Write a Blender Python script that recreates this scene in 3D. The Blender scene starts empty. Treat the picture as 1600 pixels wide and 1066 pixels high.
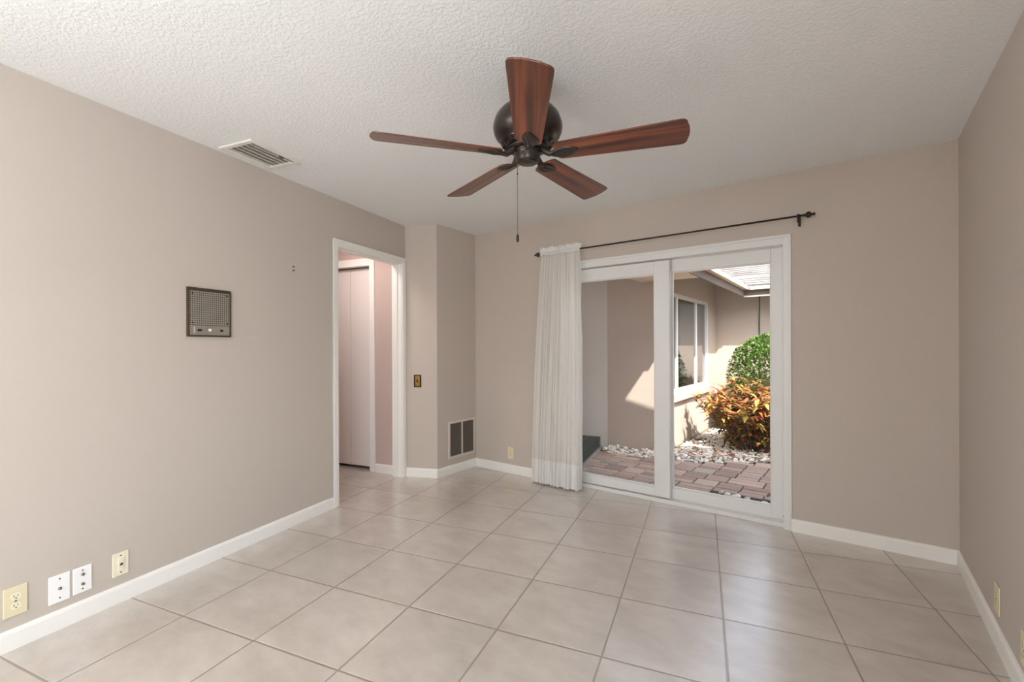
import bpy, bmesh, math, random
from mathutils import Vector, Matrix, noise

C = bpy.context.scene.collection
S = bpy.context.scene
PI = math.pi

# ------------------------------------------------------------------ camera
W = 0.6443                      # camera yaw against the glazed wall
cam = bpy.data.cameras.new('camera')
cam.sensor_width = 36.0
cam.lens = 36.0 * 709.4 / 1600.0
cam.shift_y = 8.57 / 1600.0
cam.clip_start = 0.02
co = bpy.data.objects.new('camera', cam)
C.objects.link(co)
co.matrix_world = (Matrix.Translation((0, 0, 1.245)) @ Matrix.Rotation(W, 4, 'Z')
                   @ Matrix.Rotation(PI / 2, 4, 'X') @ Matrix.Rotation(-0.0036, 4, 'Z'))
S.camera = co

# ------------------------------------------------------------------ light
S.view_settings.view_transform = 'Standard'
S.view_settings.look = 'None'
S.view_settings.exposure = 0.25
S.view_settings.gamma = 1.0
S.view_settings.use_curve_mapping = False
S.cycles.use_denoising = True
S.cycles.max_bounces = 14
S.cycles.diffuse_bounces = 8
S.cycles.transparent_max_bounces = 24
S.cycles.sample_clamp_indirect = 6.0

SUN = Vector((0.72, -0.69, 1.25))       # towards the sun
wd = bpy.data.worlds.new('sky')
S.world = wd
wd.use_nodes = True
nt = wd.node_tree
nt.nodes.clear()
sky = nt.nodes.new('ShaderNodeTexSky')
sky.sky_type = 'NISHITA'
sky.sun_disc = False
sky.sun_elevation = math.radians(51)
sky.sun_rotation = math.radians(134)
sky.dust_density = 2.0
hs = nt.nodes.new('ShaderNodeHueSaturation')
hs.inputs['Saturation'].default_value = 0.45
bg = nt.nodes.new('ShaderNodeBackground')
bg.inputs['Strength'].default_value = 0.70
ow = nt.nodes.new('ShaderNodeOutputWorld')
nt.links.new(sky.outputs[0], hs.inputs['Color'])
nt.links.new(hs.outputs[0], bg.inputs['Color'])
nt.links.new(bg.outputs[0], ow.inputs[0])

def lamp(name, kind, loc, aim, power, size=None, color=(1, 1, 1)):
    d = bpy.data.lights.new(name, kind)
    d.energy = power
    d.color = color
    if kind == 'AREA':
        d.shape = 'RECTANGLE'
        d.size, d.size_y = size
    o = bpy.data.objects.new(name, d)
    C.objects.link(o)
    o.location = loc
    o.rotation_euler = Vector(aim).to_track_quat('-Z', 'Y').to_euler()
    return o

sun = lamp('sun', 'SUN', (6, -6, 12), -SUN, 8.6, color=(1.0, 0.95, 0.88))
sun.data.angle = math.radians(0.53)
# window daylight on the right, then two added fill lamps, all behind the photographer
lamp('side_window_daylight', 'AREA', (0.62, -1.15, 1.35), (-1, 0.0, 0.0), 80, (1.5, 1.5), (0.85, 0.94, 1.0))
lamp('fill_uplight', 'AREA', (-1.62, -1.72, 1.68), (0, 0, 1), 60, (0.7, 0.7), (0.90, 0.96, 1.0))  # added fill, bounced off the ceiling behind the camera
lamp('left_fill_lamp', 'AREA', (-2.558, -1.560, 1.35), (0.969, 0.246, 0.0), 36, (1.2, 1.4), (0.9, 0.96, 1.0))  # added fill to brighten the right wall, no known window there
# the hallway's own lamp
hl = lamp('hallway_lamp', 'AREA', (-3.72, 2.15, 2.39), (0, 0, -1), 9, (0.3, 0.3), (1.0, 0.90, 0.86))

# ------------------------------------------------------------------ tags
def tag(o, label=None, cat=None, group=None, kind=None):
    if label: o['label'] = label
    if cat: o['category'] = cat
    if group: o['group'] = group
    if kind: o['kind'] = kind
    return o

def empty(name, loc=(0, 0, 0), rz=0.0, label=None, cat=None, group=None, kind=None):
    o = bpy.data.objects.new(name, None)
    o.empty_display_size = 0.05
    C.objects.link(o)
    o.location = loc
    o.rotation_euler = (0, 0, rz)
    return tag(o, label, cat, group, kind)

# ------------------------------------------------------------------ materials
def new_mat(name):
    m = bpy.data.materials.new(name)
    m.use_nodes = True
    n = m.node_tree
    return m, n, n.nodes['Principled BSDF']

def srgb(r, g, b):
    f = lambda c: (c / 255 / 12.92) if c / 255 <= 0.04045 else ((c / 255 + 0.055) / 1.055) ** 2.4
    return (f(r), f(g), f(b), 1.0)

def mat(name, col, rough=0.5, metal=0.0, bump=0.0, scale=60.0, vary=0.0, vscale=4.0, detail=4.0, spec=None, dist=0.002):
    m, n, b = new_mat(name)
    b.inputs['Base Color'].default_value = col
    b.inputs['Roughness'].default_value = rough
    b.inputs['Metallic'].default_value = metal
    if spec is not None: b.inputs['Specular IOR Level'].default_value = spec
    tc = n.nodes.new('ShaderNodeTexCoord')
    if bump > 0:
        tx = n.nodes.new('ShaderNodeTexNoise')
        tx.inputs['Scale'].default_value = scale
        tx.inputs['Detail'].default_value = detail
        bp = n.nodes.new('ShaderNodeBump')
        bp.inputs['Strength'].default_value = bump
        bp.inputs['Distance'].default_value = dist
        n.links.new(tc.outputs['Object'], tx.inputs['Vector'])
        n.links.new(tx.outputs['Fac'], bp.inputs['Height'])
        n.links.new(bp.outputs[0], b.inputs['Normal'])
    if vary > 0:
        t2 = n.nodes.new('ShaderNodeTexNoise')
        t2.inputs['Scale'].default_value = vscale
        t2.inputs['Detail'].default_value = 5
        mx = n.nodes.new('ShaderNodeMixRGB')
        mx.inputs['Color1'].default_value = [c * (1 - vary) for c in col[:3]] + [1]
        mx.inputs['Color2'].default_value = [min(1, c * (1 + vary)) for c in col[:3]] + [1]
        n.links.new(tc.outputs['Object'], t2.inputs['Vector'])
        n.links.new(t2.outputs['Fac'], mx.inputs['Fac'])
        n.links.new(mx.outputs[0], b.inputs['Base Color'])
    return m

def glass_mat(name, ior=1.45, tint=(1, 1, 1, 1), rough=0.0):
    m, n, b = new_mat(name)
    n.nodes.remove(b)
    out = n.nodes['Material Output']
    tr = n.nodes.new('ShaderNodeBsdfTransparent'); tr.inputs[0].default_value = tint
    gl = n.nodes.new('ShaderNodeBsdfGlossy'); gl.inputs['Roughness'].default_value = rough
    fr = n.nodes.new('ShaderNodeFresnel'); fr.inputs[0].default_value = ior
    mx = n.nodes.new('ShaderNodeMixShader')
    n.links.new(fr.outputs[0], mx.inputs[0]); n.links.new(tr.outputs[0], mx.inputs[1]); n.links.new(gl.outputs[0], mx.inputs[2])
    n.links.new(mx.outputs[0], out.inputs[0])
    return m

M = {}
M['paint'] = mat('beige_wall_paint', srgb(192, 181, 171), 0.62, bump=0.12, scale=170, detail=3, spec=0.25)
M['hall_paint'] = mat('hallway_wall_paint', srgb(196, 176, 168), 0.62, bump=0.12, scale=170, detail=3, spec=0.25)
M['trim'] = mat('white_trim_paint', srgb(236, 233, 228), 0.38)
M['vinyl'] = mat('white_vinyl', srgb(224, 223, 221), 0.32)
M['door_white'] = mat('white_door_paint', srgb(228, 219, 215), 0.42)
M['black'] = mat('black_plastic', (0.012, 0.011, 0.010, 1), 0.4)
M['dark_void'] = mat('near_black_void', (0.03, 0.027, 0.024, 1), 0.8)  # near-black, for the closet interior and the grille backing
M['duct'] = mat('grey_duct_lining', srgb(190, 184, 176), 0.8)
M['bronze'] = mat('oil_rubbed_bronze', srgb(64, 56, 51), 0.28, 0.6, vary=0.25, vscale=18)
M['iron'] = mat('dark_bronze_rod_paint', srgb(48, 36, 30), 0.45, 0.4)
M['almond'] = mat('almond_plastic', srgb(222, 210, 176), 0.35)
M['ivory'] = mat('ivory_plastic', srgb(232, 224, 200), 0.35)
M['white_plastic'] = mat('white_plastic', srgb(242, 240, 240), 0.35)
M['brass'] = mat('antique_brass', srgb(186, 150, 84), 0.35, 0.85, vary=0.2, vscale=60)
M['brass_dark'] = mat('dark_antiqued_brass', srgb(52, 32, 18), 0.4, 0.5)
M['steel'] = mat('screw_metal', srgb(120, 112, 104), 0.35, 0.8)
M['vent_white'] = mat('vent_enamel', srgb(222, 219, 213), 0.45)
M['grille_paint'] = mat('painted_grille_metal', srgb(205, 195, 184), 0.5)
M['grille_screen'] = mat('dark_grille_screen', srgb(112, 102, 92), 0.8, bump=0.4, scale=500)  # louvers in a darker tone than the frame
M['glass'] = glass_mat('clear_glass', 1.16)
M['window_glass'] = glass_mat('coated_window_glass', 8.0, (0.55, 0.62, 0.60, 1))
M['asphalt_metal'] = mat('painted_gutter_metal', srgb(132, 122, 110), 0.5)
M['fascia'] = mat('fascia_paint', srgb(98, 84, 74), 0.7, bump=0.2, scale=60)
M['drip'] = mat('drip_edge_paint', srgb(226, 208, 190), 0.6)
M['soffit'] = mat('cream_soffit_paint', srgb(240, 226, 204), 0.8)
M['stucco'] = mat('taupe_stucco', srgb(197, 182, 169), 0.95, bump=0.7, scale=120, detail=4, vary=0.05, vscale=2, spec=0.1, dist=0.006)
M['smooth_entry'] = mat('pale_smooth_entry_paint', srgb(206, 200, 192), 0.8, bump=0.1, scale=90, spec=0.2)
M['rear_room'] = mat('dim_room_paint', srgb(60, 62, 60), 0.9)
M['slate'] = mat('dark_slate', srgb(58, 58, 54), 0.9, bump=0.4, scale=40, vary=0.25, vscale=9)
M['slate_joint'] = mat('pale_step_joint', srgb(150, 146, 136), 0.85)
M['green_edge'] = mat('greenish_step_edge', srgb(106, 126, 112), 0.8, vary=0.3, vscale=14)  # greenish band at the far end of the step
M['chip'] = mat('white_marble', srgb(222, 218, 210), 0.7, bump=0.3, scale=40, vary=0.1, vscale=12)
M['chip_b'] = mat('cream_marble', srgb(198, 188, 170), 0.7, bump=0.3, scale=40, vary=0.12, vscale=12)
M['soil'] = mat('chip_bed_base', srgb(120, 104, 88), 0.95, bump=1.0, scale=30, vary=0.35, vscale=22, dist=0.02)
M['sand'] = mat('joint_sand', srgb(52, 44, 38), 0.95)
M['dry_leaf'] = mat('dry_leaf', srgb(138, 82, 52), 0.7)
M['dry_leaf_b'] = mat('dry_leaf_pale', srgb(160, 122, 84), 0.7)
M['leaf_red'] = mat('dark_red_leaf', srgb(110, 44, 36), 0.6)
M['stem'] = mat('shrub_stem', srgb(104, 84, 66), 0.85)
M['cable'] = mat('dark_cable', srgb(62, 54, 48), 0.6)

def leaf_mat(name, col, tr=0.2):
    m, n, b = new_mat(name)
    b.inputs['Base Color'].default_value = col
    b.inputs['Roughness'].default_value = 0.38
    out = n.nodes['Material Output']
    t = n.nodes.new('ShaderNodeBsdfTranslucent'); t.inputs[0].default_value = col
    mx = n.nodes.new('ShaderNodeMixShader'); mx.inputs[0].default_value = tr
    n.links.new(b.outputs[0], mx.inputs[1]); n.links.new(t.outputs[0], mx.inputs[2]); n.links.new(mx.outputs[0], out.inputs[0])
    return m
CROTON = [leaf_mat('croton_' + k, srgb(*c)) for k, c in dict(
    orange=(180, 112, 66), coral=(178, 104, 84), gold=(196, 152, 76), yellow_green=(164, 156, 74), green=(82, 98, 50),
    dark_green=(58, 74, 42), maroon=(112, 50, 40), bronze=(142, 92, 54)).items()]
HEDGE = [leaf_mat('hedge_' + k, srgb(*c)) for k, c in dict(
    bright=(112, 146, 56), mid=(82, 120, 46), deep=(52, 86, 36), lime=(146, 170, 80)).items()]

def wood_mat():
    m, n, b = new_mat('mahogany_blade_veneer')
    tc = n.nodes.new('ShaderNodeTexCoord')
    mp = n.nodes.new('ShaderNodeMapping'); mp.inputs['Scale'].default_value = (1.2, 26, 8)
    t = n.nodes.new('ShaderNodeTexNoise'); t.inputs['Scale'].default_value = 1.0; t.inputs['Detail'].default_value = 3; t.inputs['Distortion'].default_value = 0.6
    mp2 = n.nodes.new('ShaderNodeMapping'); mp2.inputs['Scale'].default_value = (9, 190, 40)
    t2 = n.nodes.new('ShaderNodeTexNoise'); t2.inputs['Scale'].default_value = 1.0; t2.inputs['Detail'].default_value = 4
    cr = n.nodes.new('ShaderNodeValToRGB')
    e = cr.color_ramp.elements
    e[0].position = 0.36; e[0].color = srgb(72, 32, 18)
    e[1].position = 0.64; e[1].color = srgb(160, 86, 48)
    k = cr.color_ramp.elements.new(0.5); k.color = srgb(122, 60, 34)
    mx = n.nodes.new('ShaderNodeMixRGB'); mx.blend_type = 'MULTIPLY'; mx.inputs['Fac'].default_value = 0.45
    n.links.new(tc.outputs['Object'], mp.inputs['Vector']); n.links.new(mp.outputs[0], t.inputs['Vector'])
    n.links.new(tc.outputs['Object'], mp2.inputs['Vector']); n.links.new(mp2.outputs[0], t2.inputs['Vector'])
    n.links.new(t.outputs['Fac'], cr.inputs['Fac']); n.links.new(cr.outputs[0], mx.inputs['Color1'])
    n.links.new(t2.outputs['Fac'], mx.inputs['Color2']); n.links.new(mx.outputs[0], b.inputs['Base Color'])
    b.inputs['Roughness'].default_value = 0.4
    b.inputs['Coat Weight'].default_value = 0.55
    b.inputs['Coat Roughness'].default_value = 0.2
    b.inputs['Coat IOR'].default_value = 1.5
    return m
M['wood'] = wood_mat()

def ceiling_mat():
    m, n, b = new_mat('knockdown_ceiling_paint')
    b.inputs['Base Color'].default_value = srgb(232, 233, 233)
    b.inputs['Roughness'].default_value = 0.9
    b.inputs['Specular IOR Level'].default_value = 0.15
    tc = n.nodes.new('ShaderNodeTexCoord')
    t = n.nodes.new('ShaderNodeTexNoise'); t.inputs['Scale'].default_value = 74; t.inputs['Detail'].default_value = 3; t.inputs['Distortion'].default_value = 0.5
    t2 = n.nodes.new('ShaderNodeTexNoise'); t2.inputs['Scale'].default_value = 160; t2.inputs['Detail'].default_value = 2
    r = n.nodes.new('ShaderNodeValToRGB'); r.color_ramp.elements[0].position = 0.42; r.color_ramp.elements[1].position = 0.62
    ad = n.nodes.new('ShaderNodeMath'); ad.operation = 'MULTIPLY_ADD'; ad.inputs[1].default_value = 0.3
    bp = n.nodes.new('ShaderNodeBump'); bp.inputs['Strength'].default_value = 0.32; bp.inputs['Distance'].default_value = 0.004
    n.links.new(tc.outputs['Object'], t.inputs['Vector']); n.links.new(tc.outputs['Object'], t2.inputs['Vector'])
    n.links.new(t.outputs['Fac'], r.inputs['Fac']); n.links.new(t2.outputs['Fac'], ad.inputs[0]); n.links.new(r.outputs[0], ad.inputs[2])
    n.links.new(ad.outputs[0], bp.inputs['Height']); n.links.new(bp.outputs[0], b.inputs['Normal'])
    return m
M['ceiling'] = ceiling_mat()

ANG = 0.6443 - 0.3957                       # floor tiles and left wall against the glazed wall
U = Vector((math.cos(ANG), math.sin(ANG))); V = Vector((-math.sin(ANG), math.cos(ANG)))
DL = -2.638                                 # left wall: U.p = DL
TILE = 0.4618

def tile_mat():
    m, n, b = new_mat('beige_ceramic_tile')
    N, L = n.nodes.new, n.links.new
    tc = N('ShaderNodeTexCoord')
    mp = N('ShaderNodeMapping'); mp.vector_type = 'TEXTURE'
    o = U * -2.2213 + V * 1.3548
    mp.inputs['Location'].default_value = (o.x, o.y, 0)
    mp.inputs['Rotation'].default_value = (0, 0, ANG)
    mp.inputs['Scale'].default_value = (TILE, TILE, 1)
    L(tc.outputs['Object'], mp.inputs['Vector'])
    sp = N('ShaderNodeSeparateXYZ'); L(mp.outputs[0], sp.inputs[0])
    def edge(ch):
        f = N('ShaderNodeMath'); f.operation = 'FRACT'; L(sp.outputs[ch], f.inputs[0])
        s = N('ShaderNodeMath'); s.operation = 'SUBTRACT'; s.inputs[1].default_value = 0.5; L(f.outputs[0], s.inputs[0])
        a = N('ShaderNodeMath'); a.operation = 'ABSOLUTE'; L(s.outputs[0], a.inputs[0])
        return a
    mxm = N('ShaderNodeMath'); mxm.operation = 'MAXIMUM'
    L(edge('X').outputs[0], mxm.inputs[0]); L(edge('Y').outputs[0], mxm.inputs[1])
    g = N('ShaderNodeMapRange'); g.interpolation_type = 'SMOOTHSTEP'
    g.inputs['From Min'].default_value = 0.4915; g.inputs['From Max'].default_value = 0.4955
    L(mxm.outputs[0], g.inputs['Value'])
    h = N('ShaderNodeMapRange'); h.interpolation_type = 'SMOOTHSTEP'
    h.inputs['From Min'].default_value = 0.484; h.inputs['From Max'].default_value = 0.496
    h.inputs['To Min'].default_value = 1.0; h.inputs['To Max'].default_value = 0.0
    L(mxm.outputs[0], h.inputs['Value'])
    # per-tile tone
    fl = N('ShaderNodeVectorMath'); fl.operation = 'FLOOR'; L(mp.outputs[0], fl.inputs[0])
    wn = N('ShaderNodeTexWhiteNoise'); wn.noise_dimensions = '2D'; L(fl.outputs[0], wn.inputs['Vector'])
    ofs = N('ShaderNodeVectorMath'); ofs.operation = 'MULTIPLY_ADD'; ofs.inputs[1].default_value = (7, 7, 7)
    L(wn.outputs['Color'], ofs.inputs[0]); L(tc.outputs['Object'], ofs.inputs[2])
    st = N('ShaderNodeMapping'); st.inputs['Rotation'].default_value = (0, 0, 0.5); st.inputs['Scale'].default_value = (1, 1.8, 1); L(ofs.outputs[0], st.inputs['Vector'])
    t1 = N('ShaderNodeTexNoise'); t1.inputs['Scale'].default_value = 4.5; t1.inputs['Detail'].default_value = 8; t1.inputs['Roughness'].default_value = 0.62
    L(st.outputs[0], t1.inputs['Vector'])
    cr = N('ShaderNodeValToRGB')
    e = cr.color_ramp.elements
    e[0].position = 0.3; e[0].color = srgb(181, 170, 159)
    e[1].position = 0.7; e[1].color = srgb(205, 195, 185)
    L(t1.outputs['Fac'], cr.inputs['Fac'])
    mv = N('ShaderNodeMixRGB'); mv.blend_type = 'MULTIPLY'; mv.inputs['Fac'].default_value = 1
    tone = N('ShaderNodeMapRange'); tone.inputs['To Min'].default_value = 0.95; tone.inputs['To Max'].default_value = 1.03
    L(wn.outputs['Value'], tone.inputs['Value']); L(cr.outputs[0], mv.inputs['Color1']); L(tone.outputs[0], mv.inputs['Color2'])
    mx = N('ShaderNodeMixRGB'); mx.inputs['Color2'].default_value = srgb(146, 132, 118)
    L(g.outputs[0], mx.inputs['Fac']); L(mv.outputs[0], mx.inputs['Color1']); L(mx.outputs[0], b.inputs['Base Color'])
    rr = N('ShaderNodeMapRange'); rr.inputs['To Min'].default_value = 0.29; rr.inputs['To Max'].default_value = 0.85
    L(g.outputs[0], rr.inputs['Value']); L(rr.outputs[0], b.inputs['Roughness']); b.inputs['Specular IOR Level'].default_value = 0.8; b.inputs['Coat Weight'].default_value = 1.0; b.inputs['Coat Roughness'].default_value = 0.24; b.inputs['Coat IOR'].default_value = 1.7
    nb = N('ShaderNodeMath'); nb.operation = 'MULTIPLY_ADD'; nb.inputs[1].default_value = 0.10
    t3 = N('ShaderNodeTexNoise'); t3.inputs['Scale'].default_value = 26; t3.inputs['Detail'].default_value = 3
    L(tc.outputs['Object'], t3.inputs['Vector']); L(t3.outputs['Fac'], nb.inputs[0]); L(h.outputs[0], nb.inputs[2])
    bp = N('ShaderNodeBump'); bp.inputs['Strength'].default_value = 0.8; bp.inputs['Distance'].default_value = 0.003
    L(nb.outputs[0], bp.inputs['Height']); L(bp.outputs[0], b.inputs['Normal'])
    return m
M['tile'] = tile_mat()

def paver_mat():
    m, n, b = new_mat('concrete_paver')
    N, L = n.nodes.new, n.links.new
    ge = N('ShaderNodeNewGeometry')
    cr = N('ShaderNodeValToRGB')
    cr.color_ramp.interpolation = 'LINEAR'
    e = cr.color_ramp.elements
    e[0].position = 0.0; e[0].color = srgb(158, 134, 122)
    e[1].position = 1.0; e[1].color = srgb(150, 142, 134)
    for p, c in ((0.25, (176, 152, 136)), (0.5, (142, 120, 112)), (0.75, (184, 162, 144))):
        k = cr.color_ramp.elements.new(p); k.color = srgb(*c)
    L(ge.outputs['Random Per Island'], cr.inputs['Fac'])
    tc = N('ShaderNodeTexCoord')
    t = N('ShaderNodeTexNoise'); t.inputs['Scale'].default_value = 60; t.inputs['Detail'].default_value = 5
    L(tc.outputs['Object'], t.inputs['Vector'])
    mx = N('ShaderNodeMixRGB'); mx.blend_type = 'OVERLAY'; mx.inputs['Fac'].default_value = 0.45
    L(cr.outputs[0], mx.inputs['Color1']); L(t.outputs['Fac'], mx.inputs['Color2']); L(mx.outputs[0], b.inputs['Base Color'])
    b.inputs['Roughness'].default_value = 0.85
    bp = N('ShaderNodeBump'); bp.inputs['Strength'].default_value = 0.32; bp.inputs['Distance'].default_value = 0.004
    L(t.outputs['Fac'], bp.inputs['Height']); L(bp.outputs[0], b.inputs['Normal'])
    return m
M['paver'] = paver_mat()

def shingle_mat():
    m, n, b = new_mat('pale_roof_shingle')
    N, L = n.nodes.new, n.links.new
    ge = N('ShaderNodeNewGeometry')
    cr = N('ShaderNodeValToRGB')
    cr.color_ramp.elements[0].color = srgb(104, 98, 93); cr.color_ramp.elements[1].color = srgb(140, 133, 126)
    L(ge.outputs['Random Per Island'], cr.inputs['Fac']); L(cr.outputs[0], b.inputs['Base Color'])
    b.inputs['Roughness'].default_value = 0.95
    return m
M['shingle'] = shingle_mat()

def sheer_mat(name, alpha, col, trans):
    m, n, b = new_mat(name)
    n.nodes.remove(b)
    N, L = n.nodes.new, n.links.new
    out = n.nodes['Material Output']
    df = N('ShaderNodeBsdfDiffuse'); df.inputs[0].default_value = col
    tl = N('ShaderNodeBsdfTranslucent'); tl.inputs[0].default_value = col
    tr = N('ShaderNodeBsdfTransparent')
    a = N('ShaderNodeMixShader'); a.inputs[0].default_value = trans
    L(df.outputs[0], a.inputs[1]); L(tl.outputs[0], a.inputs[2])
    c = N('ShaderNodeMixShader'); c.inputs[0].default_value = alpha
    L(tr.outputs[0], c.inputs[1]); L(a.outputs[0], c.inputs[2]); L(c.outputs[0], out.inputs[0])
    return m
M['sheer'] = sheer_mat('sheer_voile', 0.80, (0.94, 0.925, 0.895, 1), 0.45)
M['hem'] = sheer_mat('doubled_voile_hem', 0.95, (0.93, 0.92, 0.90, 1), 0.3)

def perf_mat():
    m, n, b = new_mat('perforated_aluminium')
    N, L = n.nodes.new, n.links.new
    tc = N('ShaderNodeTexCoord')
    v = N('ShaderNodeTexVoronoi'); v.feature = 'F1'; v.inputs['Randomness'].default_value = 0.0; v.inputs['Scale'].default_value = 82.0
    mp = N('ShaderNodeMapping'); mp.inputs['Scale'].default_value = (1, 0, 1); mp.inputs['Rotation'].default_value = (0, 0, 0)
    L(tc.outputs['Object'], mp.inputs['Vector']); L(mp.outputs[0], v.inputs['Vector'])
    r = N('ShaderNodeMapRange'); r.inputs['From Min'].default_value = 0.22; r.inputs['From Max'].default_value = 0.30
    L(v.outputs['Distance'], r.inputs['Value'])
    mx = N('ShaderNodeMixRGB'); mx.inputs['Color1'].default_value = (0.02, 0.018, 0.016, 1); mx.inputs['Color2'].default_value = srgb(168, 162, 152)
    L(r.outputs[0], mx.inputs['Fac']); L(mx.outputs[0], b.inputs['Base Color'])
    b.inputs['Metallic'].default_value = 0.6; b.inputs['Roughness'].default_value = 0.36
    return m
M['perf'] = perf_mat()
M['alum'] = mat('brushed_aluminium', srgb(182, 177, 166), 0.34, 0.75)
M['alum_dark'] = mat('bronzed_bezel', srgb(92, 78, 62), 0.4, 0.6)

# ------------------------------------------------------------------ mesh helpers
def box(bm, x0, x1, y0, y1, z0, z1, mi=0):
    vs = [bm.verts.new(p) for p in ((x0, y0, z0), (x1, y0, z0), (x1, y1, z0), (x0, y1, z0), (x0, y0, z1), (x1, y0, z1), (x1, y1, z1), (x0, y1, z1))]
    for f in ((3, 2, 1, 0), (4, 5, 6, 7), (0, 1, 5, 4), (1, 2, 6, 5), (2, 3, 7, 6), (3, 0, 4, 7)):
        bm.faces.new([vs[i] for i in f]).material_index = mi
    return vs

def prism(bm, pts, z0, z1, mi=0):
    """vertical prism over a 2-D outline"""
    area = sum(pts[i][0] * pts[(i + 1) % len(pts)][1] - pts[(i + 1) % len(pts)][0] * pts[i][1] for i in range(len(pts)))
    if area < 0: pts = pts[::-1]
    a = [bm.verts.new((p[0], p[1], z0)) for p in pts]
    b = [bm.verts.new((p[0], p[1], z1)) for p in pts]
    n = len(pts)
    bm.faces.new(a[::-1]).material_index = mi
    bm.faces.new(b).material_index = mi
    for i in range(n):
        bm.faces.new((a[i], a[(i + 1) % n], b[(i + 1) % n], b[i])).material_index = mi

def lathe(bm, prof, seg=40, center=(0, 0, 0), mi=0, axis='Z'):
    rings = []
    for r, z in prof:
        ring = []
        for k in range(seg):
            t = 2 * PI * k / seg
            p = (r * math.cos(t), r * math.sin(t), z)
            if axis == 'X': p = (p[2], p[0], p[1])
            if axis == 'Y': p = (p[0], p[2], p[1])
            ring.append(bm.verts.new((p[0] + center[0], p[1] + center[1], p[2] + center[2])))
        rings.append(ring)
    for a, b in zip(rings[:-1], rings[1:]):
        for k in range(seg):
            f = bm.faces.new((a[k], a[(k + 1) % seg], b[(k + 1) % seg], b[k])); f.material_index = mi; f.smooth = True
    bm.faces.new(rings[0][::-1]).material_index = mi
    bm.faces.new(rings[-1]).material_index = mi

def tube(bm, pts, r, seg=8, mi=0):
    pts = [Vector(p) for p in pts]
    rr = r if isinstance(r, (list, tuple)) else [r] * len(pts)
    rings = []
    for i, p in enumerate(pts):
        d = (pts[min(i + 1, len(pts) - 1)] - pts[max(i - 1, 0)]).normalized()
        a = d.orthogonal().normalized() if abs(d.z) > 0.95 else d.cross(Vector((0, 0, 1))).normalized()
        b = d.cross(a)
        rings.append([bm.verts.new(p + (a * math.cos(2 * PI * k / seg) + b * math.sin(2 * PI * k / seg)) * rr[i]) for k in range(seg)])
    for a, b in zip(rings[:-1], rings[1:]):
        for k in range(seg):
            f = bm.faces.new((a[k], a[(k + 1) % seg], b[(k + 1) % seg], b[k])); f.material_index = mi; f.smooth = True
    bm.faces.new(rings[0][::-1]); bm.faces.new(rings[-1])

def make(name, bm, mats, parent=None, bevel=0.0, seg=2, kind=None, recalc=True):
    if recalc: bmesh.ops.recalc_face_normals(bm, faces=bm.faces[:])
    me = bpy.data.meshes.new(name)
    bm.to_mesh(me); bm.free()
    for m in (mats if isinstance(mats, (list, tuple)) else [mats]): me.materials.append(m)
    o = bpy.data.objects.new(name, me)
    C.objects.link(o)
    if parent: o.parent = parent
    if bevel > 0:
        md = o.modifiers.new('bevel', 'BEVEL'); md.width = bevel; md.segments = seg; md.limit_method = 'ANGLE'; md.angle_limit = math.radians(40)
        md.harden_normals = False
    if kind: o['kind'] = kind
    return o

def boxes(name, lst, mats, parent=None, bevel=0.0, kind=None):
    bm = bmesh.new()
    for b in lst: box(bm, *b)
    return make(name, bm, mats, parent, bevel, kind=kind)

def copy_tree(o, parent=None):
    c = o.copy(); C.objects.link(c)
    if parent: c.parent = parent
    for ch in [x for x in S.objects if x.parent == o]: copy_tree(ch, c)
    return c

def L2(d, v):                                   # point in tile frame -> plan
    p = U * d + V * v
    return (p.x, p.y)

HC = 2.4095
YB, XR = 3.565, 0.478
CA = Vector((-3.455, 2.883)); CB = Vector((-3.155, 3.015)); CC = Vector((-3.155, YB))
RL = PI / 2 + ANG                               # rotation of things on the left wall
vis = 2.6                                       # how far back the room goes

# ------------------------------------------------------------------ room shell
YR = -2.2
# floor (room and hallway in one run of tile)
bm = bmesh.new()
prism(bm, [(1.2, -3.4), (1.2, YB + 0.035), (-3.9, YB + 0.035), L2(-2.6, 4.35), L2(-5.4, 4.35), L2(-5.4, -3.4)], -0.08, 0.0)
make('floor', bm, M['tile'], kind='structure')
bm = bmesh.new()
prism(bm, [(1.2, -3.4), (1.2, YB + 0.12), (-3.6, YB + 0.12), L2(-2.6, 4.35), L2(-5.4, 4.35), L2(-5.4, -3.4)], HC, HC + 0.1)
make('ceiling', bm, M['ceiling'], kind='structure')

D0, D1 = 2.765, 3.583                           # doorway along the left wall
DH = 2.035
bm = bmesh.new()
def lbox(bm, d0, d1, v0, v1, z0, z1, mi=0):
    prism(bm, [L2(d0, v0), L2(d1, v0), L2(d1, v1), L2(d0, v1)], z0, z1, mi)
lbox(bm, DL - 0.11, DL, -0.3, D0 - 0.018, 0, HC)
lbox(bm, DL - 0.11, DL, -3.2, -1.5, 0, HC)
lbox(bm, DL - 0.11, DL, -1.5, -0.3, 0, 0.6)
lbox(bm, DL - 0.11, DL, -1.5, -0.3, 2.1, HC)     # opening cut only to let the added left fill lamp in
lbox(bm, DL - 0.11, DL, D1 + 0.018, 3.644, 0, HC)
lbox(bm, DL - 0.11, DL, D0 - 0.018, D1 + 0.018, DH + 0.018, HC)
make('wall_left', bm, M['paint'], kind='structure')

X0, X1, ZT = -2.10, -0.337, 1.99               # sliding door opening
boxes('wall_back', [(-3.9, X0, YB, YB + 0.15, 0, HC), (X1, 1.2, YB, YB + 0.15, 0, HC), (X0, X1, YB, YB + 0.15, ZT, HC)], M['paint'], kind='structure')
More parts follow.
